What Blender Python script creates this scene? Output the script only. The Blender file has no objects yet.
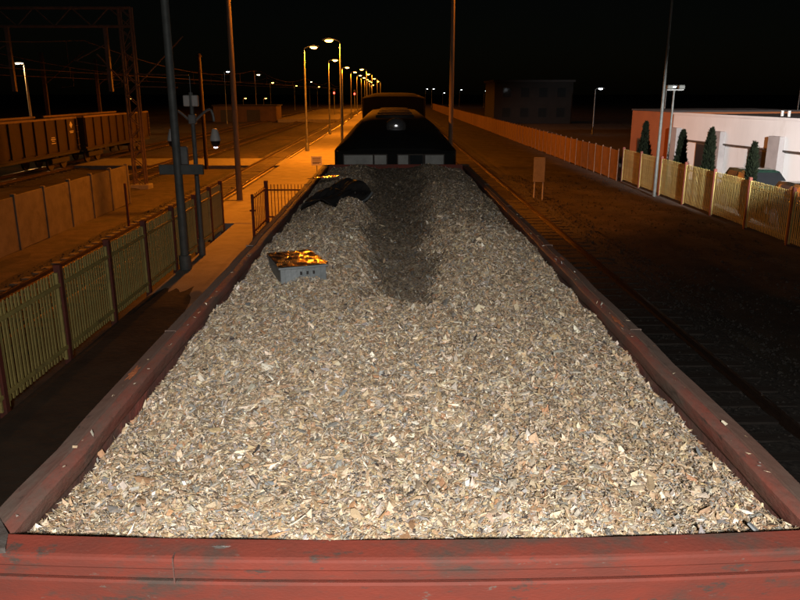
import bpy, math, random
import numpy as np
from mathutils import Vector, Matrix
R = math.radians
random.seed(7); rng = np.random.default_rng(11)
S = bpy.context.scene
C = S.collection
# ------------------------------------------------------------------ camera, sky, light, exposure
# world: X right, Y along the track away from the camera, Z up, rail top at Z = 0
RIM = 3.20
cam = bpy.data.cameras.new('camera'); cam_o = bpy.data.objects.new('camera', cam); C.objects.link(cam_o)
cam_o.location = (-0.067, 0.0, 4.60)
cam_o.rotation_euler = (R(90-15.7), 0, R(-0.58))
cam.sensor_width = 36; cam.lens = 33.3; cam.clip_start = 0.05; cam.clip_end = 3000
S.camera = cam_o
W = bpy.data.worlds.new('World'); S.world = W; W.use_nodes = True
nt = W.node_tree; bg = nt.nodes['Background']
sky = nt.nodes.new('ShaderNodeTexSky'); sky.sky_type = 'NISHITA'; sky.sun_disc = False
sky.sun_elevation = R(9); sky.sun_rotation = R(200)
nt.links.new(sky.outputs[0], bg.inputs[0]); bg.inputs[1].default_value = 0.00028
# the white light on the wagon (the photographer's flash, held up behind the end wall)
fl = bpy.data.lights.new('flash', 'SPOT'); fl.energy = 1620; fl.color = (1.0, 0.945, 0.885)
fl.shadow_soft_size = 0.12; fl.spot_size = R(120); fl.spot_blend = 0.6
flo = bpy.data.objects.new('flash', fl); C.objects.link(flo)
flo.location = (0.10, -1.15, 5.03); flo.rotation_euler = (R(90-13), 0, 0)
S.view_settings.view_transform = 'Standard'; S.view_settings.look = 'None'
S.view_settings.exposure = 0; S.view_settings.gamma = 1; S.view_settings.use_curve_mapping = False
S.render.resolution_x = 1024; S.render.resolution_y = 768
SODIUM = (1.0, 0.255, 0.010)

# ------------------------------------------------------------------ materials
MATS = {}
def mat(name, c1, c2=None, scale=6.0, rough=0.7, metal=0.0, bump=0.0, bscale=None, detail=8, sharp=(0.35, 0.65), c3=None, s3=1.5, t3=(0.55, 0.7), stretch=None, coat=0.0):
    m = bpy.data.materials.new(name); m.use_nodes = True; n = m.node_tree.nodes; l = m.node_tree.links
    b = n['Principled BSDF']; b.inputs['Roughness'].default_value = rough; b.inputs['Metallic'].default_value = metal
    if coat: b.inputs['Coat Weight'].default_value = coat
    tc = n.new('ShaderNodeTexCoord'); src = tc.outputs['Object']
    if stretch:
        mp = n.new('ShaderNodeMapping'); mp.inputs['Scale'].default_value = stretch; l.new(src, mp.inputs[0]); src = mp.outputs[0]
    if c2 is None:
        c2 = tuple(x*0.8 for x in c1)
    nz = n.new('ShaderNodeTexNoise'); nz.inputs['Scale'].default_value = scale; nz.inputs['Detail'].default_value = detail
    nz.inputs['Roughness'].default_value = 0.62
    l.new(src, nz.inputs['Vector'])
    rp = n.new('ShaderNodeValToRGB'); e = rp.color_ramp.elements
    e[0].position, e[1].position = sharp; e[0].color = (*c1, 1); e[1].color = (*c2, 1)
    l.new(nz.outputs['Fac'], rp.inputs[0]); out = rp.outputs[0]
    if c3:
        n3 = n.new('ShaderNodeTexNoise'); n3.inputs['Scale'].default_value = s3; n3.inputs['Detail'].default_value = 10; n3.inputs['Roughness'].default_value = 0.7
        l.new(src, n3.inputs['Vector'])
        r3 = n.new('ShaderNodeMapRange'); r3.inputs[1].default_value, r3.inputs[2].default_value = t3
        l.new(n3.outputs['Fac'], r3.inputs[0])
        mx = n.new('ShaderNodeMix'); mx.data_type = 'RGBA'; mx.inputs['B'].default_value = (*c3, 1)
        l.new(r3.outputs[0], mx.inputs['Factor']); l.new(out, mx.inputs['A']); out = mx.outputs['Result']
    l.new(out, b.inputs['Base Color'])
    if bump:
        nb = n.new('ShaderNodeTexNoise'); nb.inputs['Scale'].default_value = bscale or scale*4; nb.inputs['Detail'].default_value = 6
        l.new(src, nb.inputs['Vector'])
        bp = n.new('ShaderNodeBump'); bp.inputs['Strength'].default_value = bump; bp.inputs['Distance'].default_value = 0.02
        l.new(nb.outputs['Fac'], bp.inputs['Height']); l.new(bp.outputs[0], b.inputs['Normal'])
    MATS[name] = m; return m
def emit(name, col, s):
    m = bpy.data.materials.new(name); m.use_nodes = True; b = m.node_tree.nodes['Principled BSDF']
    b.inputs['Base Color'].default_value = (0.02, 0.02, 0.02, 1)
    b.inputs['Emission Color'].default_value = (*col, 1); b.inputs['Emission Strength'].default_value = s
    MATS[name] = m; return m
mat('red_paint', (0.165, 0.032, 0.020), (0.115, 0.030, 0.021), 5, 0.72, 0, 0.12, 90, c3=(0.062, 0.040, 0.032), s3=3.0, t3=(0.5, 0.64), stretch=(.7, 1, 2.2))
mat('red_rail', (0.22, 0.062, 0.045), (0.15, 0.058, 0.044), 5, 0.55, 0, 0.3, 40, c3=(0.115, 0.085, 0.07), s3=2.2, t3=(0.44, 0.6), stretch=(1, 0.35, 1))
mat('worn_rail', (0.125, 0.098, 0.082), (0.13, 0.075, 0.058), 3, 0.6, 0.1, 0.3, 30, c3=(0.13, 0.045, 0.034), s3=1.7, t3=(0.56, 0.7), stretch=(1, 0.3, 1))
mat('inner_wall', (0.13, 0.045, 0.034), (0.07, 0.045, 0.036), 4, 0.7, 0, 0.35, 30, c3=(0.24, 0.06, 0.045), s3=2.4)
mat('steel_patch', (0.14, 0.13, 0.12), (0.09, 0.07, 0.06), 9, 0.45, 0.3, 0.3)
mat('rust_orange', (0.42, 0.13, 0.04), (0.24, 0.065, 0.03), 20, 0.8, 0, 0.3)
mat('black_iron', (0.02, 0.018, 0.016), (0.035, 0.026, 0.02), 6, 0.7, 0.2, 0.2)
mat('wheel_steel', (0.10, 0.085, 0.075), (0.06, 0.045, 0.038), 6, 0.5, 0.6)
mat('load_bed', (0.40, 0.315, 0.22), (0.26, 0.20, 0.14), 60, 0.9, 0, 0.9, 90, c3=(0.12, 0.10, 0.08), s3=25)
mat('verge_soil', (0.05, 0.038, 0.026), (0.022, 0.017, 0.012), 1.6, 0.95, 0, 0.9, 9, c3=(0.065, 0.048, 0.03), s3=0.35, t3=(0.52, 0.75))
mat('asphalt', (0.085, 0.075, 0.065), (0.05, 0.045, 0.04), 4, 0.9, 0, 0.5, 30, c3=(0.13, 0.11, 0.09), s3=0.5, t3=(0.5, 0.75))
mat('soil', (0.060, 0.048, 0.036), (0.032, 0.026, 0.02), 1.2, 0.95, 0, 0.8, 9, c3=(0.13, 0.10, 0.07), s3=0.22, t3=(0.5, 0.75))
mat('yard_gravel', (0.11, 0.085, 0.062), (0.06, 0.048, 0.036), 2.5, 0.95, 0, 0.8, 14, c3=(0.045, 0.045, 0.03), s3=0.6, t3=(0.5, 0.68))
mat('ballast_stone', (0.085, 0.075, 0.065), (0.025, 0.022, 0.02), 11, 0.95, 0, 1.0, 16)
mat('sleeper_wood', (0.06, 0.05, 0.042), (0.035, 0.028, 0.024), 6, 0.85, 0, 0.4, stretch=(0.3, 3, 1))
mat('sleeper_pale', (0.22, 0.195, 0.165), (0.13, 0.115, 0.095), 6, 0.85, 0, 0.3)
mat('rail_steel', (0.16, 0.11, 0.085), (0.12, 0.075, 0.05), 10, 0.32, 0.75)
mat('platform_slab', (0.36, 0.33, 0.29), (0.27, 0.245, 0.21), 1.6, 0.85, 0, 0.35, 22, c3=(0.17, 0.15, 0.125), s3=0.7, t3=(0.55, 0.78))
mat('concrete', (0.34, 0.32, 0.29), (0.24, 0.22, 0.2), 3, 0.85, 0, 0.3, 20)
mat('concrete_wall', (0.19, 0.16, 0.125), (0.13, 0.11, 0.085), 2, 0.9, 0, 0.3, 12, c3=(0.1, 0.08, 0.06), s3=1.2)
mat('yellow_slat', (0.50, 0.40, 0.13), (0.38, 0.30, 0.095), 4, 0.6, 0, 0.15, c3=(0.14, 0.1, 0.06), s3=3)
mat('rust_post', (0.19, 0.042, 0.026), (0.11, 0.035, 0.025), 8, 0.7, 0, 0.2)
mat('board_panel', (0.23, 0.13, 0.08), (0.16, 0.09, 0.058), 3, 0.85, 0, 0.25, c3=(0.13, 0.09, 0.06), s3=0.8)
mat('galv', (0.25, 0.265, 0.265), (0.17, 0.18, 0.18), 5, 0.5, 0.4)
mat('galv_dark', (0.15, 0.165, 0.16), (0.10, 0.11, 0.105), 4, 0.6, 0.2)
mat('wood_pole', (0.26, 0.2, 0.145), (0.16, 0.12, 0.085), 3, 0.85, 0, 0.4, stretch=(6, 6, 0.4))
mat('gantry_steel', (0.17, 0.11, 0.08), (0.11, 0.07, 0.05), 6, 0.7, 0.1)
mat('rusty_steel', (0.08, 0.045, 0.03), (0.05, 0.032, 0.024), 6, 0.7, 0.2)
mat('wire', (0.16, 0.09, 0.06), None, 5, 0.5, 0.6)
mat('white_plastic', (0.62, 0.62, 0.6), (0.5, 0.5, 0.48), 5, 0.4)
mat('sign_white', (0.72, 0.7, 0.66), (0.6, 0.57, 0.52), 8, 0.5)
mat('sign_ink', (0.05, 0.03, 0.03), None, 8, 0.6)
mat('render_white', (0.74, 0.74, 0.74), (0.66, 0.66, 0.66), 0.7, 0.9, 0, 0.1, 30, c3=(0.5, 0.46, 0.42), s3=0.35, t3=(0.6, 0.85), stretch=(1, 1, 0.4))
mat('render_orange', (0.34, 0.11, 0.035), (0.28, 0.09, 0.03), 0.8, 0.9, 0, 0.1, 30)
mat('pillar_grey', (0.33, 0.31, 0.31), (0.26, 0.245, 0.245), 1.5, 0.8, 0, 0.1)
mat('dark_trim', (0.05, 0.045, 0.042), None, 5, 0.5)
mat('dark_glass', (0.02, 0.022, 0.025), None, 4, 0.3, 0, 0)
mat('house_wall', (0.019, 0.018, 0.018), (0.014, 0.0135, 0.0135), 0.7, 0.9)
mat('shed_wall', (0.17, 0.11, 0.07), (0.12, 0.08, 0.055), 0.8, 0.9)
mat('roof_felt', (0.05, 0.045, 0.045), None, 2, 0.9)
mat('car_paint', (0.018, 0.026, 0.024), (0.02, 0.03, 0.027), 3, 0.22, 0.3, 0, coat=0.8)
mat('car_paint_green', (0.03, 0.075, 0.055), (0.028, 0.07, 0.05), 3, 0.25, 0.3, 0, coat=0.8)
mat('tyre', (0.02, 0.02, 0.02), None, 9, 0.9)
mat('rim_alloy', (0.45, 0.45, 0.45), None, 9, 0.3, 0.8)
mat('loco_paint', (0.006, 0.007, 0.007), (0.008, 0.008, 0.0075), 2.5, 0.8, 0, 0.15, c3=(0.010, 0.008, 0.007), s3=1.2)
MATS['loco_paint'].node_tree.nodes['Principled BSDF'].inputs['Specular IOR Level'].default_value = .12
mat('soot_black', (0.0028, 0.003, 0.003), (0.004, 0.004, 0.0038), 2.5, 1.0)
MATS['soot_black'].node_tree.nodes['Principled BSDF'].inputs['Specular IOR Level'].default_value = .05
mat('loco_roof', (0.012, 0.010, 0.009), (0.016, 0.013, 0.011), 2.5, 0.8, 0, 0.3)
mat('pane_glare', (0.24, 0.25, 0.235), (0.15, 0.16, 0.15), 5, 0.5)  # flash reflection in the cab windows, put into the pane colour
mat('loco_glass', (0.02, 0.025, 0.028), None, 5, 0.06)
mat('crate_grey', (0.16, 0.18, 0.19), (0.11, 0.125, 0.13), 7, 0.4, 0.1, 0.15)
mat('film', (0.42, 0.34, 0.26), (0.30, 0.23, 0.17), 9, 0.17, 0.95, 0.12, 40)
mat('black_plastic', (0.012, 0.012, 0.013), (0.022, 0.02, 0.019), 6, 0.3, 0, 0.2)
mat('rusty_wagon', (0.045, 0.021, 0.014), (0.028, 0.016, 0.012), 2, 0.8, 0, 0.2, c3=(0.035, 0.026, 0.024), s3=0.8)
mat('rusty_top', (0.24, 0.16, 0.11), (0.15, 0.1, 0.07), 2, 0.7)
mat('thuja', (0.006, 0.009, 0.005), (0.009, 0.013, 0.006), 8, 1.0)
MATS['thuja'].node_tree.nodes['Principled BSDF'].inputs['Specular IOR Level'].default_value = .1
mat('bark', (0.08, 0.055, 0.04), None, 8, 0.9)
emit('sodium_bulb', (1.0, 0.40, 0.07), 30); emit('warm_bulb', (1.0, 0.72, 0.42), 12); emit('white_bulb', (0.9, 0.95, 1.0), 12)
emit('red_bulb', (1.0, 0.05, 0.03), 14); emit('pink_bulb', (1.0, 0.82, 0.95), 7); emit('car_lamp', (1, 0.93, 0.85), 5); emit('amber_lamp', (1, 0.45, 0.15), 2.5)

def weather(name, scale=14, thr=(.60, .66), col=(.045, .030, .025), streak=(1, 1, 1), spec=.25):   # chipped paint: a second, sharper layer of small bare spots and scratches
    m = MATS[name]; n = m.node_tree.nodes; l = m.node_tree.links; b = n['Principled BSDF']; b.inputs['Specular IOR Level'].default_value = spec
    src = b.inputs['Base Color'].links[0].from_socket; tc = n.new('ShaderNodeTexCoord'); mp = n.new('ShaderNodeMapping'); mp.inputs['Scale'].default_value = streak
    nz = n.new('ShaderNodeTexNoise'); nz.inputs['Scale'].default_value = scale; nz.inputs['Detail'].default_value = 12; nz.inputs['Roughness'].default_value = .72
    l.new(tc.outputs['Object'], mp.inputs[0]); l.new(mp.outputs[0], nz.inputs['Vector'])
    mr = n.new('ShaderNodeMapRange'); mr.inputs[1].default_value, mr.inputs[2].default_value = thr; l.new(nz.outputs['Fac'], mr.inputs[0])
    mx = n.new('ShaderNodeMix'); mx.data_type = 'RGBA'; mx.inputs['B'].default_value = (*col, 1); l.new(mr.outputs[0], mx.inputs['Factor']); l.new(src, mx.inputs['A']); l.new(mx.outputs['Result'], b.inputs['Base Color'])
weather('red_paint', 9, (.57, .64), (.055, .038, .031), (.55, 1, 1.6)); weather('red_paint', 45, (.62, .68), (.12, .085, .07), (.4, 1, 1))
weather('red_rail', 16, (.58, .66), (.07, .05, .042), (1, .4, 1)); weather('worn_rail', 18, (.6, .68), (.055, .042, .036), (1, .4, 1)); weather('red_rail', 40, (.64, .7), (.2, .15, .12), (1, .3, 1))

# ------------------------------------------------------------------ mesh helpers
class MB:
    def __init__(s): s.v = []; s.f = []
    def add(s, vs, fs):
        k = len(s.v); s.v += [tuple(x) for x in vs]; s.f += [tuple(i+k for i in f) for f in fs]; return s
    def box(s, x0, x1, y0, y1, z0, z1, bev=0.0):
        if bev <= 0:
            return s.add([(x0,y0,z0),(x1,y0,z0),(x1,y1,z0),(x0,y1,z0),(x0,y0,z1),(x1,y0,z1),(x1,y1,z1),(x0,y1,z1)],
                  [(0,3,2,1),(4,5,6,7),(0,1,5,4),(1,2,6,5),(2,3,7,6),(3,0,4,7)])
        b = bev  # chamfered top and bottom rims
        vs = []
        for z, i in ((z0, b), (z0+b, 0), (z1-b, 0), (z1, b)):
            x, X, y, Y = x0+i, x1-i, y0+i, y1-i
            vs += [(x+b*(i==0),y,z),(X-b*(i==0),y,z),(X,y+b*(i==0),z),(X,Y-b*(i==0),z),(X-b*(i==0),Y,z),(x+b*(i==0),Y,z),(x,Y-b*(i==0),z),(x,y+b*(i==0),z)]
        fs = [tuple(range(7,-1,-1)), tuple(range(24,32))]
        for r in range(3):
            for k in range(8):
                fs.append((r*8+k, r*8+(k+1)%8, r*8+8+(k+1)%8, r*8+8+k))
        return s.add(vs, fs)
    def tube(s, pts, rad, n=8, cap=True):
        pts = [Vector(p) for p in pts]
        if not isinstance(rad, (list, tuple)): rad = [rad]*len(pts)
        vs = []
        up = Vector((0,0,1))
        for i, p in enumerate(pts):
            d = (pts[min(i+1,len(pts)-1)] - pts[max(i-1,0)]).normalized()
            a = d.cross(up)
            if a.length < 0.02: a = d.cross(Vector((0,1,0)))
            a.normalize(); b = a.cross(d).normalized()
            for k in range(n):
                t = 2*math.pi*k/n
                vs.append(p + rad[i]*(math.cos(t)*a + math.sin(t)*b))
        fs = []
        for i in range(len(pts)-1):
            for k in range(n): fs.append((i*n+k, i*n+(k+1)%n, (i+1)*n+(k+1)%n, (i+1)*n+k))
        if cap: fs += [tuple(range(n-1,-1,-1)), tuple(range((len(pts)-1)*n, len(pts)*n))]
        return s.add(vs, fs)
    def lathe(s, c, prof, n=16):   # profile of (r, z) about the vertical through c
        vs = []
        for r, z in prof:
            for k in range(n):
                t = 2*math.pi*k/n; vs.append((c[0]+r*math.cos(t), c[1]+r*math.sin(t), c[2]+z))
        fs = []
        for i in range(len(prof)-1):
            for k in range(n): fs.append((i*n+k, i*n+(k+1)%n, (i+1)*n+(k+1)%n, (i+1)*n+k))
        fs += [tuple(range(n-1,-1,-1)), tuple(range((len(prof)-1)*n, len(prof)*n))]
        return s.add(vs, fs)
    def loft(s, secs, closed=True, caps=True):   # sections of equal length
        n = len(secs[0]); vs = [p for q in secs for p in q]; fs = []
        for i in range(len(secs)-1):
            for k in range(n if closed else n-1): fs.append((i*n+k, i*n+(k+1)%n, (i+1)*n+(k+1)%n, (i+1)*n+k))
        if caps and closed: fs += [tuple(range(n-1,-1,-1)), tuple(range((len(secs)-1)*n, len(secs)*n))]
        return s.add(vs, fs)
    def disc(s, c, axis, r, th, n=20):
        a = Vector(axis).normalized(); return s.tube([Vector(c)-a*th/2, Vector(c)+a*th/2], r, n)
    def build(s, name, m, parent=None, smooth=False, normals=True):
        me = bpy.data.meshes.new(name); me.from_pydata(s.v, [], s.f); me.update()
        if normals:
            import bmesh
            b = bmesh.new(); b.from_mesh(me); bmesh.ops.recalc_face_normals(b, faces=b.faces); b.to_mesh(me); b.free()
        if smooth:
            me.polygons.foreach_set('use_smooth', [True]*len(me.polygons))
            try: me.set_sharp_from_angle(angle=R(40))
            except Exception: pass
        me.materials.append(MATS[m])
        o = bpy.data.objects.new(name, me); C.objects.link(o)
        if parent: o.parent = parent
        return o
def tag(o, label=None, cat=None, group=None, kind=None):
    if label: o['label'] = label
    if cat: o['category'] = cat
    if group: o['group'] = group
    if kind: o['kind'] = kind
    return o
def empty(name, loc=(0,0,0), rz=0.0, label=None, cat=None, group=None, kind=None):
    o = bpy.data.objects.new(name, None); C.objects.link(o); o.location = loc; o.rotation_euler = (0,0,rz)
    o.empty_display_size = 0.2
    return tag(o, label, cat, group, kind)
def inst(src, parent, loc, rot=(0,0,0), sc=(1,1,1), name=None):
    o = src.copy(); o.name = name or src.name.split('.')[0]; C.objects.link(o); o.parent = parent
    o.location = loc; o.rotation_euler = rot; o.scale = sc; return o
def copy_tree(o, loc, rz=0.0, label=None):
    kids = [(c, list(c.children)) for c in o.children]
    r = o.copy(); C.objects.link(r); r.location = loc; r.rotation_euler = (0,0,rz)
    if label: r['label'] = label
    for c, gs in kids:
        k = c.copy(); C.objects.link(k); k.parent = r
        for g in gs:
            q = g.copy(); C.objects.link(q); q.parent = k
    return r
class Piece:   # first use builds, later uses share the mesh
    def __init__(s, mb, name, m, smooth=False): s.a = (mb, name, m, smooth); s.me = None
    def put(s, parent, loc=(0,0,0), rot=(0,0,0), sc=(1,1,1), m=None):
        if s.me is None:
            o = s.a[0].build(s.a[1], s.a[2], parent, s.a[3]); s.me = o.data
        else:
            o = bpy.data.objects.new(s.a[1], s.me); C.objects.link(o); o.parent = parent
        o.location = loc; o.rotation_euler = rot; o.scale = sc
        if m:
            o.material_slots[0].link = 'OBJECT'; o.material_slots[0].material = MATS[m]
        return o
def sheet(name, x0, x1, y0, y1, z, m, nx=1, ny=1, amp=0.0, parent=None, ys=None):
    xs = np.linspace(x0, x1, nx+1); ys = np.linspace(y0, y1, ny+1) if ys is None else ys
    mb = MB(); vs = []
    for y in ys:
        for x in xs: vs.append((x, y, z + (amp*math.sin(x*2.1+y*1.3)*math.sin(y*.7-x*.9) + amp*.6*random.uniform(-1,1) if amp else 0)))
    n = nx+1; fs = [(j*n+i, j*n+i+1, (j+1)*n+i+1, (j+1)*n+i) for j in range(len(ys)-1) for i in range(nx)]
    mb.add(vs, fs); return mb.build(name, m, parent, smooth=bool(amp))

# ------------------------------------------------------------------ the ground, platform and tracks
GZ = -0.28
tag(sheet('ground', -700, 700, -120, 1500, GZ, 'soil'), kind='structure')
tag(sheet('yard_ground', -32, -6.0, 8, 260, GZ+0.02, 'yard_gravel', 52, 160, 0.035), kind='structure')
tag(sheet('verge', 7.3, 12.5, 5, 260, GZ+0.03, 'verge_soil', 20, 400, 0.05), kind='structure')
tag(sheet('car_park', 13.3, 60, 5, 120, GZ+0.012, 'concrete_wall'), kind='structure')
PZ = 0.30
tag(MB().box(-5.45, -2.0, -6, 24.999, GZ-0.3, PZ-0.02).build('trackside_ground', 'verge_soil'), kind='structure')
mb = MB(); ex = np.linspace(-5.45, -2.0, 40); ey = [15.6+random.uniform(-.35,.35)+.9*math.sin(k*.31)+.4*math.sin(k*.83) for k in range(40)]
mb.add([(x, y, PZ-.014) for x, y in zip(ex, ey)]+[(x, 24.999, PZ-.014) for x in ex], [(k, k+1, 41+k, 40+k) for k in range(39)])
pl = mb.build('footpath', 'platform_slab'); tag(pl, kind='structure')
pf = empty('platform', kind='structure')
MB().box(-6.9, -2.18, 25.0, 330, GZ-0.3, PZ).build('platform_body', 'platform_slab', pf)
ke = Piece(MB().box(-0.16, 0.16, 0.006, 0.992, 0, 0.16, 0.012), 'kerb_stone', 'concrete')
for i in range(60):
    ke.put(pf, (-2.02, 25.0+i, PZ-0.12))
mbk = MB(); mbk.box(-2.18, -1.86, 85.0, 330, PZ-0.12, PZ+0.04)
mbk.build('kerb_strip', 'concrete', pf)

def track(name, xc, y0, y1, ys0, ys1, slm, z=0.0):
    t = empty(name, (xc, 0, z), kind='structure')
    # ballast: a crowned, uneven bed
    mb = MB(); xs = [-2.1, -1.7, -1.3, -0.7, 0, 0.7, 1.3, 1.7, 2.1]; zs = [GZ-0.06, -0.2, -0.17, -0.16, -0.165, -0.16, -0.17, -0.2, GZ-0.06]
    vs = []; n = len(xs); ny = int((min(y1,90)-y0)/0.5)
    for j in range(ny+1):
        for i in range(n): vs.append((xs[i]+random.uniform(-.06,.06), y0+j*(min(y1,90)-y0)/ny, zs[i]+random.uniform(-.025,.02)))
    if y1 > 90:
        ny += 1
        for i in range(n): vs.append((xs[i], y1, zs[i]))
    mb.add(vs, [(j*n+i, j*n+i+1, (j+1)*n+i+1, (j+1)*n+i) for j in range(ny) for i in range(n-1)])
    mb.build('ballast', 'ballast_stone', t, True)
    for sx in (-1, 1):
        x = sx*0.752
        prof = [(-.07,-.16),(.07,-.16),(.07,-.145),(.012,-.12),(.012,-.045),(.036,-.03),(.036,-.004),(.028,0),(-.028,0),(-.036,-.004),(-.036,-.03),(-.012,-.045),(-.012,-.12),(-.07,-.145)]
        MB().loft([[(x+a, y0, b) for a, b in prof], [(x+a, y1, b) for a, b in prof]]).build('rail', 'rail_steel', t)
    sl = Piece(MB().box(-1.3, 1.3, -0.13, 0.13, -0.36, -0.145, 0.015), 'sleeper', slm)
    y = ys0
    while y < ys1:
        sl.put(t, (random.uniform(-.02,.02), y, random.uniform(-.006,.006)), (0, 0, random.uniform(-.01,.01))); y += 0.6
    mb = MB(); k = 0
    while y < min(y1, 190):
        mb.box(-1.3, 1.3, y-.13, y+.13, -0.36, -0.145); y += 0.6
    if mb.v: tag(mb.build('sleepers', slm, t), kind='stuff')
    return t
track('railway_track', 0.0, -30, 420, -29, -28, 'sleeper_wood')
track('railway_track', 5.0, -10, 420, 6, 60, 'sleeper_wood')
track('railway_track', -8.6, 2, 420, 15, 75, 'sleeper_pale')
track('railway_track', -15.0, 6, 420, 24, 70, 'sleeper_wood')
track('railway_track', -21.6, 6, 420, 30, 64, 'sleeper_wood')
# a plank crossing over the yard tracks, where the pale band crosses the rails
cr = empty('level_crossing', (0,0,0), kind='structure')
for i in range(6):
    for xa, xb in ((-20.8,-15.82),(-14.18,-9.42),(-7.78,-6.92)):
        MB().box(xa, xb, 49.0+i*0.9, 49.87+i*0.9, -0.3, -0.015+0.004*(i%2), 0.01).build('crossing_slab', 'concrete', cr)

# loose stones spilled over the track beds and the verge
def stones(name, N, boxes, seed):
    r = np.random.default_rng(seed); P = []
    for x0, x1, y0, y1, z, share in boxes:
        n_ = int(N*share); y = y0+(y1-y0)*r.uniform(0, 1, n_)**1.4; x = r.uniform(x0, x1, n_); sz = .018*np.exp(r.normal(0, .45, n_))
        d = np.array([(1,0,0),(-1,0,0),(0,1,0),(0,-1,0),(0,0,.8),(0,0,-.8)])
        q = d[None]*r.uniform(.6, 1.3, (n_, 6, 1))+r.normal(0, .22, (n_, 6, 3))
        P.append(np.stack([x, y, np.full(n_, z)], -1)[:, None]+q*sz[:, None, None])
    P = np.concatenate(P); n_ = len(P); t = np.array([(0,2,4),(2,1,4),(1,3,4),(3,0,4),(2,0,5),(1,2,5),(3,1,5),(0,3,5)])
    mb = MB(); mb.v = P.reshape(-1, 3).tolist(); mb.f = (np.arange(n_)[:, None, None]*6+t[None]).reshape(-1, 3).tolist()
    return tag(mb.build(name, 'ballast_stone', normals=False), 'loose grey ballast stones spilled over track beds and verge', 'gravel', kind='stuff')
stones('gravel', 34000, ((2.3, 3.3, 4, 45, -.22, .14), (3.4, 6.6, 4, 45, -.165, .36), (6.7, 7.6, 4, 45, -.22, .14), (7.6, 12.3, 8, 45, GZ+.05, .18), (-10.2, -7.0, 8, 40, -.165, .18)), 21)

# ------------------------------------------------------------------ the loaded gondola wagon
Y0, Y1 = 2.155, 14.95; XI, XO = 1.36, 1.45
def bow(x): return -0.055*max(0, 1-(x/1.45)**2)
wg = empty('gondola_wagon', (0, 0, 0), label='red oxide open gondola wagon heaped with pale wood chips', cat='wagon', group=None)
# side walls and rails
for sx in (-1, 1):
    mb = MB(); mb.box(min(sx*XI, sx*(XI+.05)), max(sx*XI, sx*(XI+.05)), Y0+.002, Y1-.002, 1.25, RIM-.07)
    mb.build('side_wall', 'inner_wall', wg)
    # top rail: flat grey worn outer half, red inner flange that drops towards the load
    ny = 40; ys = np.linspace(Y0-.05, Y1+.05, ny+1)
    def sec(pr, y, w): return [(sx*(a+w), y, b+.35*w) for a, b in pr]
    wob = [random.uniform(-.0025,.0025)-(.007 if random.random() < .1 else 0) for _ in ys]
    pr1 = [(1.385, RIM-.1), (1.385, RIM-.008), (1.39, RIM), (1.445, RIM), (1.452, RIM-.008), (1.452, RIM-.13)]
    tr = MB().loft([sec(pr1, y, w) for y, w in zip(ys, wob)]).build('top_rail', 'worn_rail', wg, True)
    pr2 = [(1.338, RIM-.075), (1.338, RIM-.022), (1.345, RIM-.014), (1.384, RIM-.006), (1.384, RIM-.1), (1.352, RIM-.1)]
    MB().loft([sec(pr2, y, w) for y, w in zip(ys, wob)]).build('inner_flange', 'red_rail', wg, True)
    # pressed side stanchions outside
    for k in range(9):
        y = Y0+.35+k*(Y1-Y0-.7)/8
        MB().box(min(sx*1.412, sx*1.5), max(sx*1.412, sx*1.5), y-.06, y+.06, 1.2, RIM-.131, .01).build('stanchion', 'red_paint', wg)
    # bare-metal weld joints and orange rust scabs on the rail
    for y in (4.3, 6.9, 9.4, 11.7):
        MB().box(min(sx*1.386, sx*1.4535), max(sx*1.386, sx*1.4535), y-.006, y+.006, RIM-.06, RIM+.004).build('weld_seam', 'worn_rail', wg)
def scab(x, y, w, l, z):
    mb = MB(); n = 30; vs = [(x, y, z+.004)]
    for k in range(n):
        t = 2*math.pi*k/n; q = random.uniform(.45, 1.15); vs.append((x+w*q*math.cos(t), y+l*q*math.sin(t), z))
    mb.add(vs, [(0, 1+k, 1+(k+1) % n) for k in range(n)]); return mb.build('rust_scab', 'rust_orange', wg, True)
scab(-1.365, 5.05, .018, .15, RIM-.006); scab(1.365, 4.5, .02, .14, RIM-.006)
sc_ = scab(-.62, Y0-.085, .035, .010, RIM-.0005); sc_.data.materials[0] = MATS['steel_patch']; sc_.name = 'bare_scuff'
scab(1.41, 6.3, .02, .1, RIM+.003); scab(-1.41, 3.6, .02, .12, RIM+.003)
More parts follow.
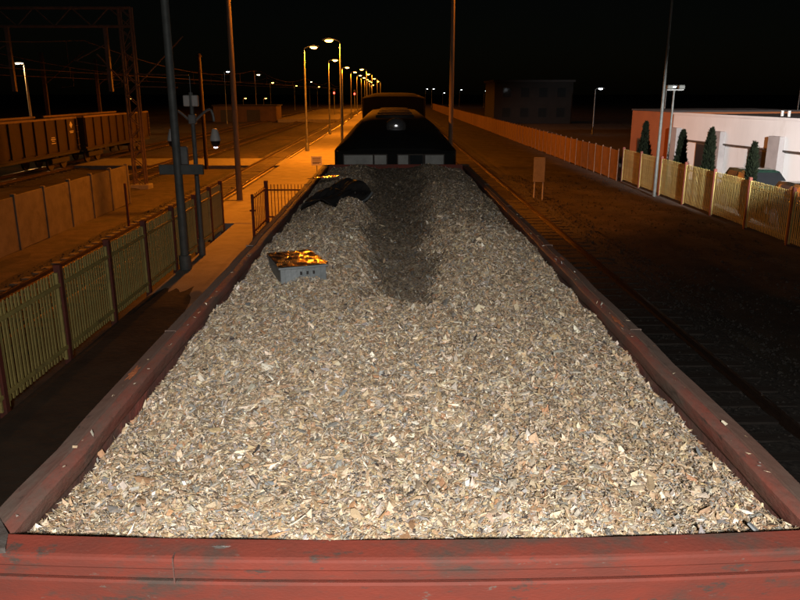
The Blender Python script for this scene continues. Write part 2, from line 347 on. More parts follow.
# end walls (bulged outwards by the load)
for end, s in ((Y0, 1), (Y1, -1)):
    xs = np.linspace(-1.452, 1.452, 33)
    def esec(pr, x): return [(x, end + s*(a+bow(x)), b) for a, b in pr]
    xa = np.linspace(-1.337, 1.337, 33)
    # flat top of the beam, then the face with a soft ridge
    prt = [(0.0, RIM-.088), (0.0, RIM-.004), (-.006, RIM+.005), (-.078, RIM-.009), (-.087, RIM-.014), (-.091, RIM-.022), (-.0935, RIM-.045), (-.091, RIM-.05), (-.0925, RIM-.08), (-.086, RIM-.087), (-.04, RIM-.088)]
    MB().loft([esec(prt, x) for x in (xs if s > 0 else xs)]).build('end_beam', 'red_paint', wg)
    prw = [(-.035, 1.25), (-.035, RIM-.0885), (-.055, RIM-.0885), (-.055, RIM-.1), (-.08, RIM-.1), (-.086, RIM-.108), (-.088, RIM-.3), (-.075, 1.25)]
    MB().loft([esec(prw, x) for x in xs]).build('end_wall', 'red_paint', wg)
    for x in (-0.72, 0.0, 0.72):
        y = end + s*(bow(x)-.13)
        MB().box(x-.07, x+.07, min(y, y+s*.045), max(y, y+s*.045), 1.2, RIM-.32, .012).build('end_stanchion', 'red_paint', wg)
    for x in (-0.76,):
        y = end + s*bow(x)
        MB().box(x-.0022, x+.0022, min(y-s*.0955, y), max(y-s*.0955, y), RIM-.097, RIM-.006).build('weld_seam', 'inner_wall', wg)
    for sx in (-1, 1):
        y = end
        vs = [(sx*1.33, y-s*.012, 0), (sx*1.455, y+s*.14, 0), (sx*1.458, y-s*.10, 0), (sx*1.30, y-s*.094, 0)]
        mb = MB(); mb.add([(a, b, RIM+.006) for a, b, _ in vs]+[(a, b, RIM-.02) for a, b, _ in vs], [(0,1,2,3),(7,6,5,4),(0,4,5,1),(1,5,6,2),(2,6,7,3),(3,7,4,0)])
        mb.build('corner_plate', 'steel_patch', wg)
        MB().box(min(sx*1.40, sx*1.472), max(sx*1.40, sx*1.472), min(end-s*.1, end+s*.06), max(end-s*.1, end+s*.06), 1.2, RIM-.135, .012).build('corner_post', 'worn_rail', wg)
MB().box(-1.41, 1.41, Y0-.03, Y1+.03, 1.12, 1.24).build('floor', 'inner_wall', wg)
MB().box(-0.35, 0.35, Y0-.05, Y1+.05, 0.85, 1.118).build('underframe', 'black_iron', wg)
for end, s in ((Y0, 1), (Y1, -1)):
    MB().box(-1.3, 1.3, min(end-s*.2, end-s*.06), max(end-s*.2, end-s*.06), .85, 1.2).build('headstock', 'black_iron', wg)
    for sx in (-.875, .875):
        MB().tube([(sx, end-s*.2, 1.06), (sx, end-s*.55, 1.06), (sx, end-s*.56, 1.06), (sx, end-s*.62, 1.06)], [.09, .09, .225, .225], 16).build('buffer', 'black_iron', wg)
for yb in (Y0+2.0, Y1-2.0):
    bg_ = MB()
    for sx in (-1, 1): bg_.box(sx*1.0-.07, sx*1.0+.07, yb-1.3, yb+1.3, .42, .72, .02)
    bg_.box(-1, 1, yb-.2, yb+.2, .5, .82); bo = bg_.build('bogie', 'black_iron', wg)
    for dy in (-.9, .9):
        for sx in (-1, 1):
            MB().disc((sx*.752, yb+dy, .46), (1,0,0), .46, .12, 24).build('wheel', 'wheel_steel', bo)

# ------------------------------------------------------------------ the load: a mound of chips
def ss(a, b, x):
    t = np.clip((x-a)/(b-a), 0, 1); return t*t*(3-2*t)
def g2(x, y, cx, cy, wx, wy): return np.exp(-((x-cx)/wx)**2-((y-cy)/wy)**2)
def load_h(x, y):
    e = np.abs(x)/XI
    h = -0.13 + 0.07*(1-e**3)
    h = h + 0.07*g2(x, y, -.05, 4.3, 1.1, 1.3) + .022*(1-ss(2.1, 2.75, y))*(1-.7*e**6) + .075*e**4*(1-ss(2.1, 2.5, y))
    h = h + 0.17*g2(x, y, .80, 7.1, .5, 1.3) + 0.12*g2(x, y, -.75, 7.0, .5, 1.3)
    h = h + 0.20*g2(x, y, -.55, 9.0, .35, .8) + 0.22*g2(x, y, .7, 10.6, .5, 1.5)
    h = h + 0.20*g2(x, y, -.7, 12.2, .5, 1.6) + 0.16*g2(x, y, .4, 13.2, .8, 1.0) + .10*g2(x, y, 0, 14.4, 1.2, .6)
    w = 0.24 + 0.035*np.clip(y-5, 0, 8)
    tr = np.exp(-np.abs((x+0.01-.04*np.sin(y*1.2))/w)**4)
    h = h - tr*(0.17*ss(4.35, 6.4, y) - 0.06*ss(8.5, 13.0, y))
    h = h + .018*np.sin(x*7.3+y*3.1)*np.sin(y*5.2-x*2.0) + .012*np.sin(x*15+y*9.0)
    h = h - .05*ss(.9, 1.0, e)*(1+np.sin(y*2.3)) * .5
    return RIM + h
ld = empty('wood_chip_load', (0, 8.5, RIM-.4), label='pale wood chips heaped in the red gondola wagon', cat='wood chips')
nx, ny = 90, 420
gx = np.linspace(-XI-.02, XI+.02, nx+1); gy = np.linspace(Y0-.054, Y1, ny+1)
GX, GY = np.meshgrid(gx, gy); GH = load_h(GX, GY) - .014 + rng.uniform(-.008, .008, GX.shape)
vs = np.stack([GX, GY-8.5, GH-(RIM-.4)], -1).reshape(-1, 3)
# skirt down to the floor so that the heap is a solid
me = bpy.data.meshes.new('heap')
fs = [(j*(nx+1)+i, j*(nx+1)+i+1, (j+1)*(nx+1)+i+1, (j+1)*(nx+1)+i) for j in range(ny) for i in range(nx)]
vl = vs.tolist(); n = nx+1
ring = [i for i in range(n)] + [j*n+nx for j in range(1, ny+1)] + [ny*n+i for i in range(nx-1, -1, -1)] + [j*n for j in range(ny-1, 0, -1)]
k0 = len(vl); vl += [(vl[i][0], vl[i][1], -1.5) for i in ring]
for a in range(len(ring)):
    b = (a+1) % len(ring); fs.append((ring[b], ring[a], k0+a, k0+b))
me.from_pydata(vl, [], fs); me.materials.append(MATS['load_bed'])
hp = bpy.data.objects.new('heap', me); C.objects.link(hp); hp.parent = ld

PAL = np.array([(.50,.40,.275),(.40,.29,.18),(.33,.225,.13),(.34,.30,.25),(.25,.24,.222),(.285,.28,.265),(.62,.53,.40),(.72,.67,.57),(.36,.20,.105),(.16,.12,.085),(.06,.05,.045),(.44,.33,.19)])
PW = np.array([.22,.19,.09,.13,.05,.04,.12,.035,.045,.025,.012,.045]); PW /= PW.sum()
def chips(N, yfun, smin, smax, seed):
    r = np.random.default_rng(seed)
    y = yfun(r, N); x = r.uniform(-XI+.012, XI-.012, N); q = N//28; y[:q] = Y0-.06+.3*r.uniform(0, 1, q); y = np.maximum(y, Y0+.012-.055*(1-(x/1.45)**2))
    eps = .02
    y[-110:] = r.uniform(Y0, 9, 110); x[-110:] = np.sign(x[-110:])*(1.345+.09*r.uniform(0, 1, 110)**2)
    hz = load_h(x, y); dx = (load_h(x+eps, y)-hz)/eps; dy = (load_h(x, y+eps)-hz)/eps
    hz[-110:] = RIM-.004; dx[-110:] = 0; dy[-110:] = 0
    nrm = np.stack([-dx, -dy, np.ones(N)], -1)
    nrm /= np.linalg.norm(nrm, axis=1, keepdims=True)
    tilt = np.abs(r.normal(0, .62, N)); az = r.uniform(0, 2*np.pi, N)
    nrm = nrm + np.stack([np.cos(az)*np.tan(np.clip(tilt,0,1.25)), np.sin(az)*np.tan(np.clip(tilt,0,1.25)), np.zeros(N)], -1)
    nrm /= np.linalg.norm(nrm, axis=1, keepdims=True)
    a = r.uniform(0, 2*np.pi, N); ref = np.stack([np.cos(a), np.sin(a), np.zeros(N)], -1)
    u = np.cross(ref, nrm); u /= np.linalg.norm(u, axis=1, keepdims=True); v = np.cross(nrm, u)
    L = smin*np.exp(np.clip(r.normal(0, .5, N), -.9, 1.5)); L = np.minimum(L*(.85+.035*np.clip(y,0,12)), smax)
    Wd = L*r.uniform(.16, .75, N); T = L*r.uniform(.03, .11, N)
    # six points: four irregular corners, one raised point, one lowered
    cu = np.array([1, .25, -1, -.3]); cv = np.array([.15, 1, -.1, -1])
    P = np.zeros((N, 6, 3)); ctr = np.stack([x, y-8.5, hz-(RIM-.4)], -1) + nrm*0
    ctr[:, 2] += r.uniform(-.006, .012, N)
    for k in range(4):
        ju = cu[k]+r.uniform(-.45, .45, N); jv = cv[k]+r.uniform(-.45, .45, N)
        P[:, k] = ctr + u*(ju*L*.5)[:, None] + v*(jv*Wd*.5)[:, None] + nrm*(r.uniform(-.7, .7, N)*T)[:, None]
    P[:, 4] = ctr + nrm*T[:, None] + u*(r.uniform(-.3, .3, N)*L)[:, None]
    P[:, 5] = ctr - nrm*T[:, None]
    tri = np.array([(0,1,4),(1,2,4),(2,3,4),(3,0,4),(1,0,5),(2,1,5),(3,2,5),(0,3,5)])
    idx = (np.arange(N)[:, None, None]*6 + tri[None]).reshape(-1, 3)
    c = PAL[r.choice(len(PAL), N, p=PW)] * r.uniform(.92, 1.22, (N, 1)) * r.uniform(.95, 1.05, (N, 3))
    # shade of the sunken trough, put into the chip colours
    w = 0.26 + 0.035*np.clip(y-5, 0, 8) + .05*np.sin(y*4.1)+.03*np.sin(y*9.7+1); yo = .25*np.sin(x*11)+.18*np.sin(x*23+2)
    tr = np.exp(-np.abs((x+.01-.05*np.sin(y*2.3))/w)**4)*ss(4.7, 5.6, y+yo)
    trough_shade = tr > r.uniform(.2, .8, N)
    c[trough_shade] *= .38
    # far chips darkened and browned: the flash's falloff put into their colour
    far_falloff = ss(5.6, 11.5, y) > r.uniform(0, 1.3, N); c[far_falloff] = c[far_falloff]*.3 + .12*np.array([.24, .19, .13])
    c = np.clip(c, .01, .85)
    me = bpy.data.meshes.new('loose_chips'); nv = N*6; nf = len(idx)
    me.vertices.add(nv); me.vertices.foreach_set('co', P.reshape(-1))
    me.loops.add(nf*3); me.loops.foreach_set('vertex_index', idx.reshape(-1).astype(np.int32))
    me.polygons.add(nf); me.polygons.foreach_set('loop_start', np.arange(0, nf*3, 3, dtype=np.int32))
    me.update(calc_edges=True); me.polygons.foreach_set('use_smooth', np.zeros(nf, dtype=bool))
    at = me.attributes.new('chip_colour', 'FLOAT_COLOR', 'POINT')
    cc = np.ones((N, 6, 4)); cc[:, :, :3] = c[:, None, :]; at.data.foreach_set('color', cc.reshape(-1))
    me.validate(); return me
def chip_mat():
    m = bpy.data.materials.new('wood_chip'); m.use_nodes = True; n = m.node_tree.nodes; l = m.node_tree.links; b = n['Principled BSDF']
    a = n.new('ShaderNodeAttribute'); a.attribute_name = 'chip_colour'
    tc = n.new('ShaderNodeTexCoord'); nz = n.new('ShaderNodeTexNoise'); nz.inputs['Scale'].default_value = 130; nz.inputs['Detail'].default_value = 3
    l.new(tc.outputs['Object'], nz.inputs['Vector'])
    mr = n.new('ShaderNodeMapRange'); mr.inputs[1].default_value = .3; mr.inputs[2].default_value = .7; mr.inputs[3].default_value = .75; mr.inputs[4].default_value = 1.15
    l.new(nz.outputs['Fac'], mr.inputs[0])
    mx = n.new('ShaderNodeVectorMath'); mx.operation = 'SCALE'; l.new(a.outputs['Color'], mx.inputs[0]); l.new(mr.outputs[0], mx.inputs['Scale'])
    l.new(mx.outputs[0], b.inputs['Base Color']); b.inputs['Roughness'].default_value = .75
    MATS['wood_chip'] = m; return m
chip_mat()
def ydist(r, N):
    t = r.uniform(0, 1, N)              # more chips where they show largest
    return Y0-.06 + (Y1-Y0-.03)*t**1.5
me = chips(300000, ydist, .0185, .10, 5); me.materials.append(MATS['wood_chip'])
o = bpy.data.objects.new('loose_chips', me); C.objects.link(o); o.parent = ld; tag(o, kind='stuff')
# the three hundred largest pieces, each an object
CH = []
for i, cc in enumerate([(.55,.44,.30),(.42,.30,.19),(.30,.29,.26),(.66,.60,.49),(.24,.26,.27),(.36,.21,.11),(.06,.05,.045),(.48,.36,.22)]):
    mat('chip_%d' % i, cc, tuple(x*.72 for x in cc), 30, .75, 0, .4, 60, stretch=(.35, 2.5, 1))
for i in range(10):
    mb = MB(); n = 7; top = []; bot = []
    L, Wd = 1.0, random.uniform(.22, .6); be = random.uniform(-.12, .12)
    for k in range(n):
        t = 2*math.pi*k/n+random.uniform(-.3,.3); x = math.cos(t)*.5*random.uniform(.75,1.05); y = math.sin(t)*.5*Wd*random.uniform(.7,1.15)
        z = be*(x*x*4-.5)+random.uniform(-.02,.02); top.append((x,y,z+.035)); bot.append((x,y,z-.035))
    mb.add(top+bot+[(random.uniform(-.1,.1),0,.07-be*.5)], [(k,(k+1)%n,2*n) for k in range(n)]+[tuple(range(2*n-1,n-1,-1))]+[(k,n+k,n+(k+1)%n,(k+1)%n) for k in range(n)])
    CH.append(Piece(mb, 'wood_chip', 'chip_%d' % (i % 8)))
r_ = random.Random(3); k = 0
while k < 300:
    y = Y0+.02+(6.2)*r_.random()**1.5; x = r_.uniform(-1.3, 1.3)
    s = min(.14, .036*math.exp(abs(r_.gauss(0, .45))))
    mi = r_.choices(range(8), (.22,.2,.16,.12,.1,.08,.05,.07))[0]
    CH[r_.randrange(10)].put(ld, (x, y-8.5, float(load_h(np.array(x), np.array(y)))+.014-(RIM-.4)), (r_.gauss(0,.45), r_.gauss(0,.45), r_.uniform(0,6.28)), (s, s*.9, s*.7), 'chip_%d' % mi)
    k += 1

# ------------------------------------------------------------------ things lying on the load
def crinkle(name, parent, w, l, amp, seed, m, nx=13, ny=15, bulge=0.0):
    r = np.random.default_rng(seed); X, Y = np.meshgrid(np.linspace(-w/2, w/2, nx+1), np.linspace(-l/2, l/2, ny+1))
    Z = r.normal(0, amp, X.shape); Z = .6*Z + .4*np.roll(Z, 1, 1)
    X = X.copy(); Y = Y.copy(); X[1:-1, 1:-1] += r.uniform(-.35, .35, X[1:-1, 1:-1].shape)*w/nx; Y[1:-1, 1:-1] += r.uniform(-.35, .35, X[1:-1, 1:-1].shape)*l/ny
    Z += bulge*(1-(2*X/w)**2)*(1-(2*Y/l)**2)
    mb = MB(); n = nx+1; fs = []
    for j in range(ny):
        for i in range(nx):
            a, b, c_, d = j*n+i, j*n+i+1, (j+1)*n+i+1, (j+1)*n+i
            fs += [(a, b, c_), (a, c_, d)] if r.random() < .5 else [(a, b, d), (b, c_, d)]
    mb.add(np.stack([X, Y, Z], -1).reshape(-1, 3).tolist(), fs)
    return mb.build(name, m, parent, False)
cx, cy = -.86, 5.95
cz = float(load_h(np.array(cx), np.array(cy)))
ct = empty('plastic_crate', (cx, cy, cz-.035), R(5), 'shallow grey crate covered with crinkled shiny film on the chips', 'crate')
ct.rotation_euler = (R(-2.5), R(-1), R(17))
w, l, hgt = .36, .68, .13
for nm, a in (('end_panel', (-w/2, w/2, -l/2, -l/2+.014)), ('end_panel', (-w/2, w/2, l/2-.014, l/2)), ('side_panel', (-w/2, -w/2+.014, -l/2+.0145, l/2-.0145)), ('side_panel', (w/2-.014, w/2, -l/2+.0145, l/2-.0145))):
    MB().box(a[0], a[1], a[2], a[3], 0, hgt-.016, .003).build(nm, 'crate_grey', ct)
MB().box(-w/2+.0145, w/2-.0145, -l/2+.0145, l/2-.0145, .004, .016).build('bottom', 'crate_grey', ct)
rm = MB()
for x0, x1, y0, y1 in ((-w/2-.014, w/2+.014, -l/2-.014, -l/2+.016), (-w/2-.014, w/2+.014, l/2-.016, l/2+.014), (-w/2-.014, -w/2+.016, -l/2+.0161, l/2-.0161), (w/2-.016, w/2+.014, -l/2+.0161, l/2-.0161)):
    rm.box(x0, x1, y0, y1, hgt-.0158, hgt, .003)
rm.build('rim', 'crate_grey', ct)
for k in range(7):
    x = -w/2+.04+k*(w-.08)/6; MB().box(x-.006, x+.006, -l/2-.008, -l/2-.0005, .012, hgt-.02).build('rib', 'crate_grey', ct)
for x in (-.02, .03, .08): MB().box(x-.008, x+.008, -l/2-.0095, -l/2-.0005, .062, .088).build('grip_slot', 'black_plastic', ct)
MB().tube([(w/2+.012, -.16, hgt-.02), (w/2+.05, -.16, hgt-.025), (w/2+.05, -.06, hgt-.025), (w/2+.012, -.06, hgt-.02)], .008, 6).build('handle', 'black_plastic', ct)
cf = crinkle('film_cover', ct, w+.024, l+.024, .0042, 4, 'film', bulge=.012); cf.location = (0, 0, hgt+.006)

# dark ribbed plastic shell lying tilted on the far left of the heap
bx_, by_ = -.74, 9.3; bz = float(load_h(np.array(bx_), np.array(by_)))
sh = empty('ribbed_shell', (bx_, by_, bz-.02), R(-20), 'black ribbed curved plastic shell lying tilted on the chips', 'plastic shell')
mb = MB(); nL = 27; nA = 41; vs = []; fs = []
for layer in (0, 1):
    for i in range(nL):
        t = i/(nL-1); yy = (t-.5)*1.12
        for k in range(nA):
            a = math.pi*(.03+.94*k/(nA-1))
            rad = .34 - layer*.018 - .06*t + (.016 if (k//2) % 2 else -.006)*math.sin(math.pi*min(1, max(0, t*1.1-.05)))
            du = .03*math.sin(5*a+t*9)+.025*math.sin(11*t+2*a)-.09*math.exp(-((t-.62)/.12)**2-((a-1.9)/.5)**2)
            vs.append((rad*math.cos(a)*(1+du), yy+.03*math.sin(a*3+1), max(0, (rad+du)*math.sin(a)**.8*.66)))
for i in range(nL-1):
    for k in range(nA-1):
        a = i*nA+k; fs.append((a, a+1, a+nA+1, a+nA)); b = a+nL*nA; fs.append((b, b+nA, b+nA+1, b+1))
N_ = nL*nA
for i in range(nL-1):
    for k in (0, nA-1): a = i*nA+k; fs.append((a, a+nA, a+nA+N_, a+N_))
for k in range(nA-1):
    for i in (0, nL-1): a = i*nA+k; fs.append((a, a+N_, a+1+N_, a+1))
sh.scale = (.82, .84, .9); sh.rotation_euler = (R(11), R(8), R(-22)); mb.add(vs, fs); mb.build('shell', 'black_plastic', sh, True)
MB().tube([(.345-.06*t_+.012*math.sin(t_*9), (t_-.5)*1.14, .02+.012*math.sin(t_*14)) for t_ in np.linspace(0, 1, 16)], .017, 6).build('rolled_edge', 'crate_grey', sh, True)
fm = crinkle('plastic_film', None, .36, .5, .006, 9, 'film', 9, 10)
fm.location = (-.98, 9.9, bz+.24); fm.rotation_euler = (R(-3), R(-6), R(-20)); tag(fm, 'crumpled glossy plastic film lying against the black ribbed shell', 'plastic film')

# ------------------------------------------------------------------ locomotives ahead of the wagon
def loco(name, y0, length, top, label, front=True, rise=.62):
    t = empty(name, (0, y0, 0), label=label, cat='locomotive', group=None)
    eav = top-rise
    def sec(y, e, c, hw): # body outline with rounded roof
        pts = [(-hw, y, .95), (-hw, y, e)]
        for xf, hf in ((-.95,.14),(-.86,.38),(-.76,.62),(-.67,.84),(-.58,.96),(-.4,1),(0,1.02),(.4,1),(.58,.96),(.67,.84),(.76,.62),(.86,.38),(.95,.14)): pts.append((hw*xf, y, e+(c-e)*hf))
        return pts+[(hw, y, e), (hw, y, .95)]
    MB().loft([sec(0, eav-.02, eav+.06, 1.28), sec(.25, eav, eav+.3*rise/.62, 1.36), sec(.9, eav, top-.16*rise/.62, 1.38), sec(1.6, eav, top, 1.38), sec(length-1.6, eav, top, 1.38), sec(length-.25, eav, eav+.3*rise/.62, 1.36), sec(length, eav-.02, eav+.06, 1.28)]).build('body', 'loco_paint' if front else 'soot_black', t, True)
    MB().box(-1.30, 1.30, .05, length-.05, .7, .948).build('frame', 'black_iron', t)
    if front:
        for x0, x1, m in ((-1.13, -.50, 'pane_glare'), (-.46, -.20, 'pane_glare'), (.06, .28, 'pane_glare'), (.66, 1.06, 'pane_glare'), (.32, .60, 'loco_glass')):
            fr = MB().box(x0-.03, x1+.03, -.045, -.006, eav-.46, eav-.05, .006).build('window', 'black_iron', t)
            MB().box(x0, x1, -.053, -.0455, eav-.43, eav-.08).build('pane', m, fr)
        MB().box(-1.3, 1.3, -.12, -.001, eav-.03, eav+.015, .008).build('visor', 'loco_paint', t)
        MB().box(-1.3, 1.3, -.16, -.001, eav-.62, eav-.52, .008).build('ledge', 'loco_paint', t)
        hl = MB().lathe((0,0,0), [(.05,0),(.22,.004),(.235,.03),(.235,.34),(.2,.4)], 20).build('headlight', 'loco_roof', t, True)
        hl.rotation_euler = (R(-90), 0, 0); hl.location = (0.02, .72, top-.12); hl.scale = (1, .8, 1)
        ln = MB().lathe((0,0,-.012), [(.02,-.012),(.12,-.008),(.17,.012)], 20).build('lens', 'lens', hl, True)
        for sx in (-.9, .9):
            b = MB().lathe((0,0,0), [(.08,0),(.1,.01),(.1,.1)], 16).build('marker_lamp', 'loco_roof', t, True); b.rotation_euler = (R(-90),0,0); b.location = (sx, -.1, 1.7)
    for y in (np.arange(3, length-2, 2.6) if front else ()):
        MB().lathe((0, y, top-.02), [(.5,0),(.5,.09),(.44,.11)], 20).build('roof_fan', 'loco_roof', t, True)
    for yb in (3.2, length-3.2):
        m_ = MB()
        for sx in (-1, 1): m_.box(sx*1.0-.08, sx*1.0+.08, yb-2.1, yb+2.1, .4, .69, .02)
        m_.box(-.95, .95, yb-.2, yb+.2, .45, .66)
        bo = m_.build('bogie', 'black_iron', t)
        for dy in (-1.6, 0, 1.6):
            for sx in (-1, 1): MB().disc((sx*.752, yb+dy, .5), (1,0,0), .5, .12, 24).build('wheel', 'wheel_steel', bo)
    for yy, s in ((0, -1), (length, 1)):
        for sx in (-.875, .875): MB().tube([(sx, yy, 1.05), (sx, yy+s*.4, 1.05), (sx, yy+s*.41, 1.05), (sx, yy+s*.47, 1.05)], [.09,.09,.225,.225], 14).build('buffer', 'black_iron', t)
    return t
mat('lens', (.5, .52, .55), None, 5, .12, .9)
loco('locomotive', 16.6, 15.0, 3.96, 'dark locomotive with pale cab windows coupled beyond the chip wagon')
loco('locomotive', 32.7, 12.0, 4.56, 'taller black locomotive coupled in front of the dark locomotive with pale windows', False, .2)

# ------------------------------------------------------------------ fences
def slat_fence(name, xc, ys, h, z, pitch, label, thick=.05, inner=+1, slat_max=300, tiltx=0.0):
    t = empty(name, (xc, ys[0], z), label=label, cat='fence')
    post = Piece(MB().box(-.055, .055, -.055, .055, -.1, h+.10, .008), 'post', 'rust_post')
    slat = Piece(MB().add([(-.008,-.024,.1),(.008,-.024,.1),(.008,.024,.1),(-.008,.024,.1),(-.008,-.024,h-.03),(.008,-.024,h-.03),(.008,.024,h-.03),(-.008,.024,h-.03),(-.008,0,h),(.008,0,h)],
             [(0,3,2,1),(0,1,5,4),(1,2,6,5),(2,3,7,6),(3,0,4,7),(4,5,9,8),(5,6,9),(6,7,8,9),(7,4,8)]), 'slat', 'yellow_slat')
    y00 = ys[0]; cnt = 0
    for i, y in enumerate(ys):
        post.put(t, (0, y-y00, 0))
        if i == len(ys)-1: break
        y2 = ys[i+1]
        for zr in (.22, h-.26):
            MB().box(.009, .045, y-y00+.056, y2-y00-.056, zr, zr+.06, .004).build('rail', 'yellow_slat', t)
        for yy in (y+.10, y2-.10): MB().box(-.03, .03, yy-y00-.022, yy-y00+.022, .04, h-.02, .004).build('frame_stile', 'yellow_slat', t)
        q = y+.18
        while q < y2-.15:
            slat.put(t, (-.001, q-y00+random.uniform(-.006,.006), random.uniform(-.008,.008)), (random.uniform(-.008,.008), 0, random.uniform(-.05,.05))); q += pitch; cnt += 1
    return t
slat_fence('palisade_fence', -5.55, [5.4, 7.55, 9.7, 11.85, 14.0, 16.15, 18.3, 20.45, 22.2, 23.7], 1.55, PZ-.06, .105, 'yellow palisade fence with rust red posts beside the footpath')
slat_fence('palisade_fence', 12.95, [17.8+3.05*i for i in range(9)], 1.78, GZ+.02, .115, 'yellow palisade fence in front of the white building')
# solid board fence that carries on along the track
bf = empty('board_fence', (12.7, 42.3, GZ), label='long brown board panel fence along the track past the dark house', cat='fence')
pan = Piece(MB().box(-.03, .03, .06, 1.54, .06, 1.72, .01), 'panel', 'board_panel'); bpst = Piece(MB().box(-.04, .04, -.055, .055, 0, 1.8, .008), 'post', 'board_panel')
for i in range(110):
    x = -.014*i*.8; pan.put(bf, (x, i*1.6, random.uniform(-.02, .02)), (random.uniform(-.012,.012), 0, random.uniform(-.01,.01))); bpst.put(bf, (x, i*1.6, 0))
# concrete panel wall beyond the yard track
cw = empty('panel_wall', (-12.0, 11.1, GZ), label='low concrete panel wall standing between the yard tracks', cat='wall')
for i in range(11):
    y = i*2.05
    MB().box(-.03, .03, y+.075, y+1.975, .02, 1.72+random.uniform(-.02,.02), .01).build('panel', 'concrete_wall', cw)
    MB().box(-.07, .07, y-.07, y+.07, 0, 1.8, .01).build('post', 'concrete_wall', cw)
MB().box(-.07, .07, 11*2.05-.07, 11*2.05+.07, 0, 1.8, .01).build('post', 'concrete_wall', cw)
# gate across the end of the platform
gt = empty('platform_gate', (-4.35, 25.2, PZ), label='dark red barred gate across the end of the platform', cat='gate')
MB().box(-.06, .06, -.06, .06, 0, 1.42, .008).build('post', 'rust_post', gt)
MB().box(-.04, .04, -2.6, -2.52, 0, 1.3, .006).build('post', 'rust_post', gt)
for z in (.16, 1.08):
    MB().box(.061, 2.1, -.02, .02, z, z+.05, .004).build('rail', 'rust_post', gt)
for z in (.12, 1.14, ):
    MB().box(-.02, .02, -2.519, -.061, z, z+.05, .004).build('rail', 'rust_post', gt)
bar = Piece(MB().box(-.011, .011, -.011, .011, .06, 1.3, .002), 'bar', 'rust_post')
for k in range(17): bar.put(gt, (.17+k*.115, -.032, 0))
for k in range(7): bar.put(gt, (-.032, -.35-k*.31, -.05))
MB().box(-.09, .09, -2.62, -2.601, .78, .83).build('latch', 'rust_post', gt)
MB().box(2.1, 2.17, -.035, .035, 0, 1.35, .006).build('post', 'rust_post', gt)

# ------------------------------------------------------------------ poles and lamps
def pole(name, x, y, z, h, r0, r1, m, label, cat='pole', lean=(0,0), group=None):
    t = empty(name, (x, y, z), label=label, cat=cat, group=group)
    MB().tube([(0,0,-.1), (lean[0]*.5*h, lean[1]*.5*h, h*.5), (lean[0]*h, lean[1]*h, h)], [r0, (r0+r1)/2, r1], 12).build('shaft', m, t, True)
    return t
p = pole('steel_pole', -5.3, 18.3, PZ-.06, 9.4, .108, .088, 'galv_dark', 'thick grey steel pole standing beside the camera mast')
MB().lathe((0,0,0), [(.2,0),(.2,.03),(.15,.05),(.15,.4),(.13,.42)], 14).build('base_collar', 'galv_dark', p, True)
MB().box(-.45, .62, -.05, .05, 2.42, 2.66, .01).build('bracket', 'galv_dark', p)
MB().box(.13, .30, -.16, -.051, 2.67, 3.1, .015).build('junction_box', 'galv', p)
# camera mast with two dome cameras
c = empty('camera_mast', (-5.3, 20.0, PZ-.06), label='slim mast with two dome cameras on curved arms', cat='camera mast')
MB().tube([(0,0,0), (0,0,4.35)], [.07, .055], 12).build('shaft', 'galv_dark', c, True)
MB().lathe((0,0,0), [(.14,0),(.14,.02),(.09,.05),(.09,.5)], 12).build('base_collar', 'galv_dark', c, True)
MB().tube([(0,0,4.35),(0,0,4.75)], .012, 6).build('aerial', 'galv', c)
for sx in (-1, 1):
    MB().box(sx*.11-.08, sx*.11+.08, -.1, .06, 4.0, 4.28, .02).build('equipment_box', 'white_plastic', c)
    MB().tube([(sx*(.06+.52*math.sin(R(a))*.95), 0, 3.62+.30*math.sin(R(min(a*1.6,180)))*1.0-(.0 if a<60 else (a-60)*.006)) for a in range(0, 91, 9)], .035, 8).build('arm', 'galv', c, True)
    d = MB().lathe((sx*.56, 0, 3.02), [(.03,.42),(.07,.4),(.1,.3),(.13,.18),(.14,.12),(.14,.1)], 16).build('dome_housing', 'white_plastic', c, True)
    MB().lathe((sx*.56, 0, 2.95), [(.02,0),(.07,.02),(.11,.08),(.125,.16)], 16).build('dome', 'dark_glass', d, True)
    if sx > 0: MB().lathe((sx*.56, 0, 2.925), [(.01,0),(.045,.008),(.06,.03)], 12).build('lit_lens', 'pink_bulb', d, True)
MB().box(-.1, .1, -.08, .08, 3.55, 3.8, .02).build('collar_block', 'galv', c)
p = pole('mast', -12.2, 49.0, GZ, 7.1, .13, .11, 'rusty_steel', 'slim mast with a small cap standing alone between the yard tracks')
MB().lathe((0,0,7.0), [(.16,0),(.17,.05),(.1,.2)], 10).build('cap', 'rusty_steel', p)
pole('steel_pole', 12.55, 35.6, GZ, 9.2, .085, .05, 'galv_dark', 'thin tall grey pole in front of the palisade fence')
f = pole('floodlight_pole', 13.4, 36.6, GZ, 4.95, .06, .045, 'galv_dark', 'low pole with unlit twin floodlights behind the palisade fence', cat='floodlight')
MB().box(-.35, .45, -.03, .03, 4.95, 5.01).build('crossarm', 'galv', f)
for x in (-.25, .3): MB().box(x-.14, x+.14, -.2, .05, 5.012, 5.2, .03).build('floodlight_head', 'galv_dark', f)
pole('marker_post', -9.75, 27.0, GZ, 1.7, .045, .045, 'rust_post', 'short rust red post standing beside the yard track')

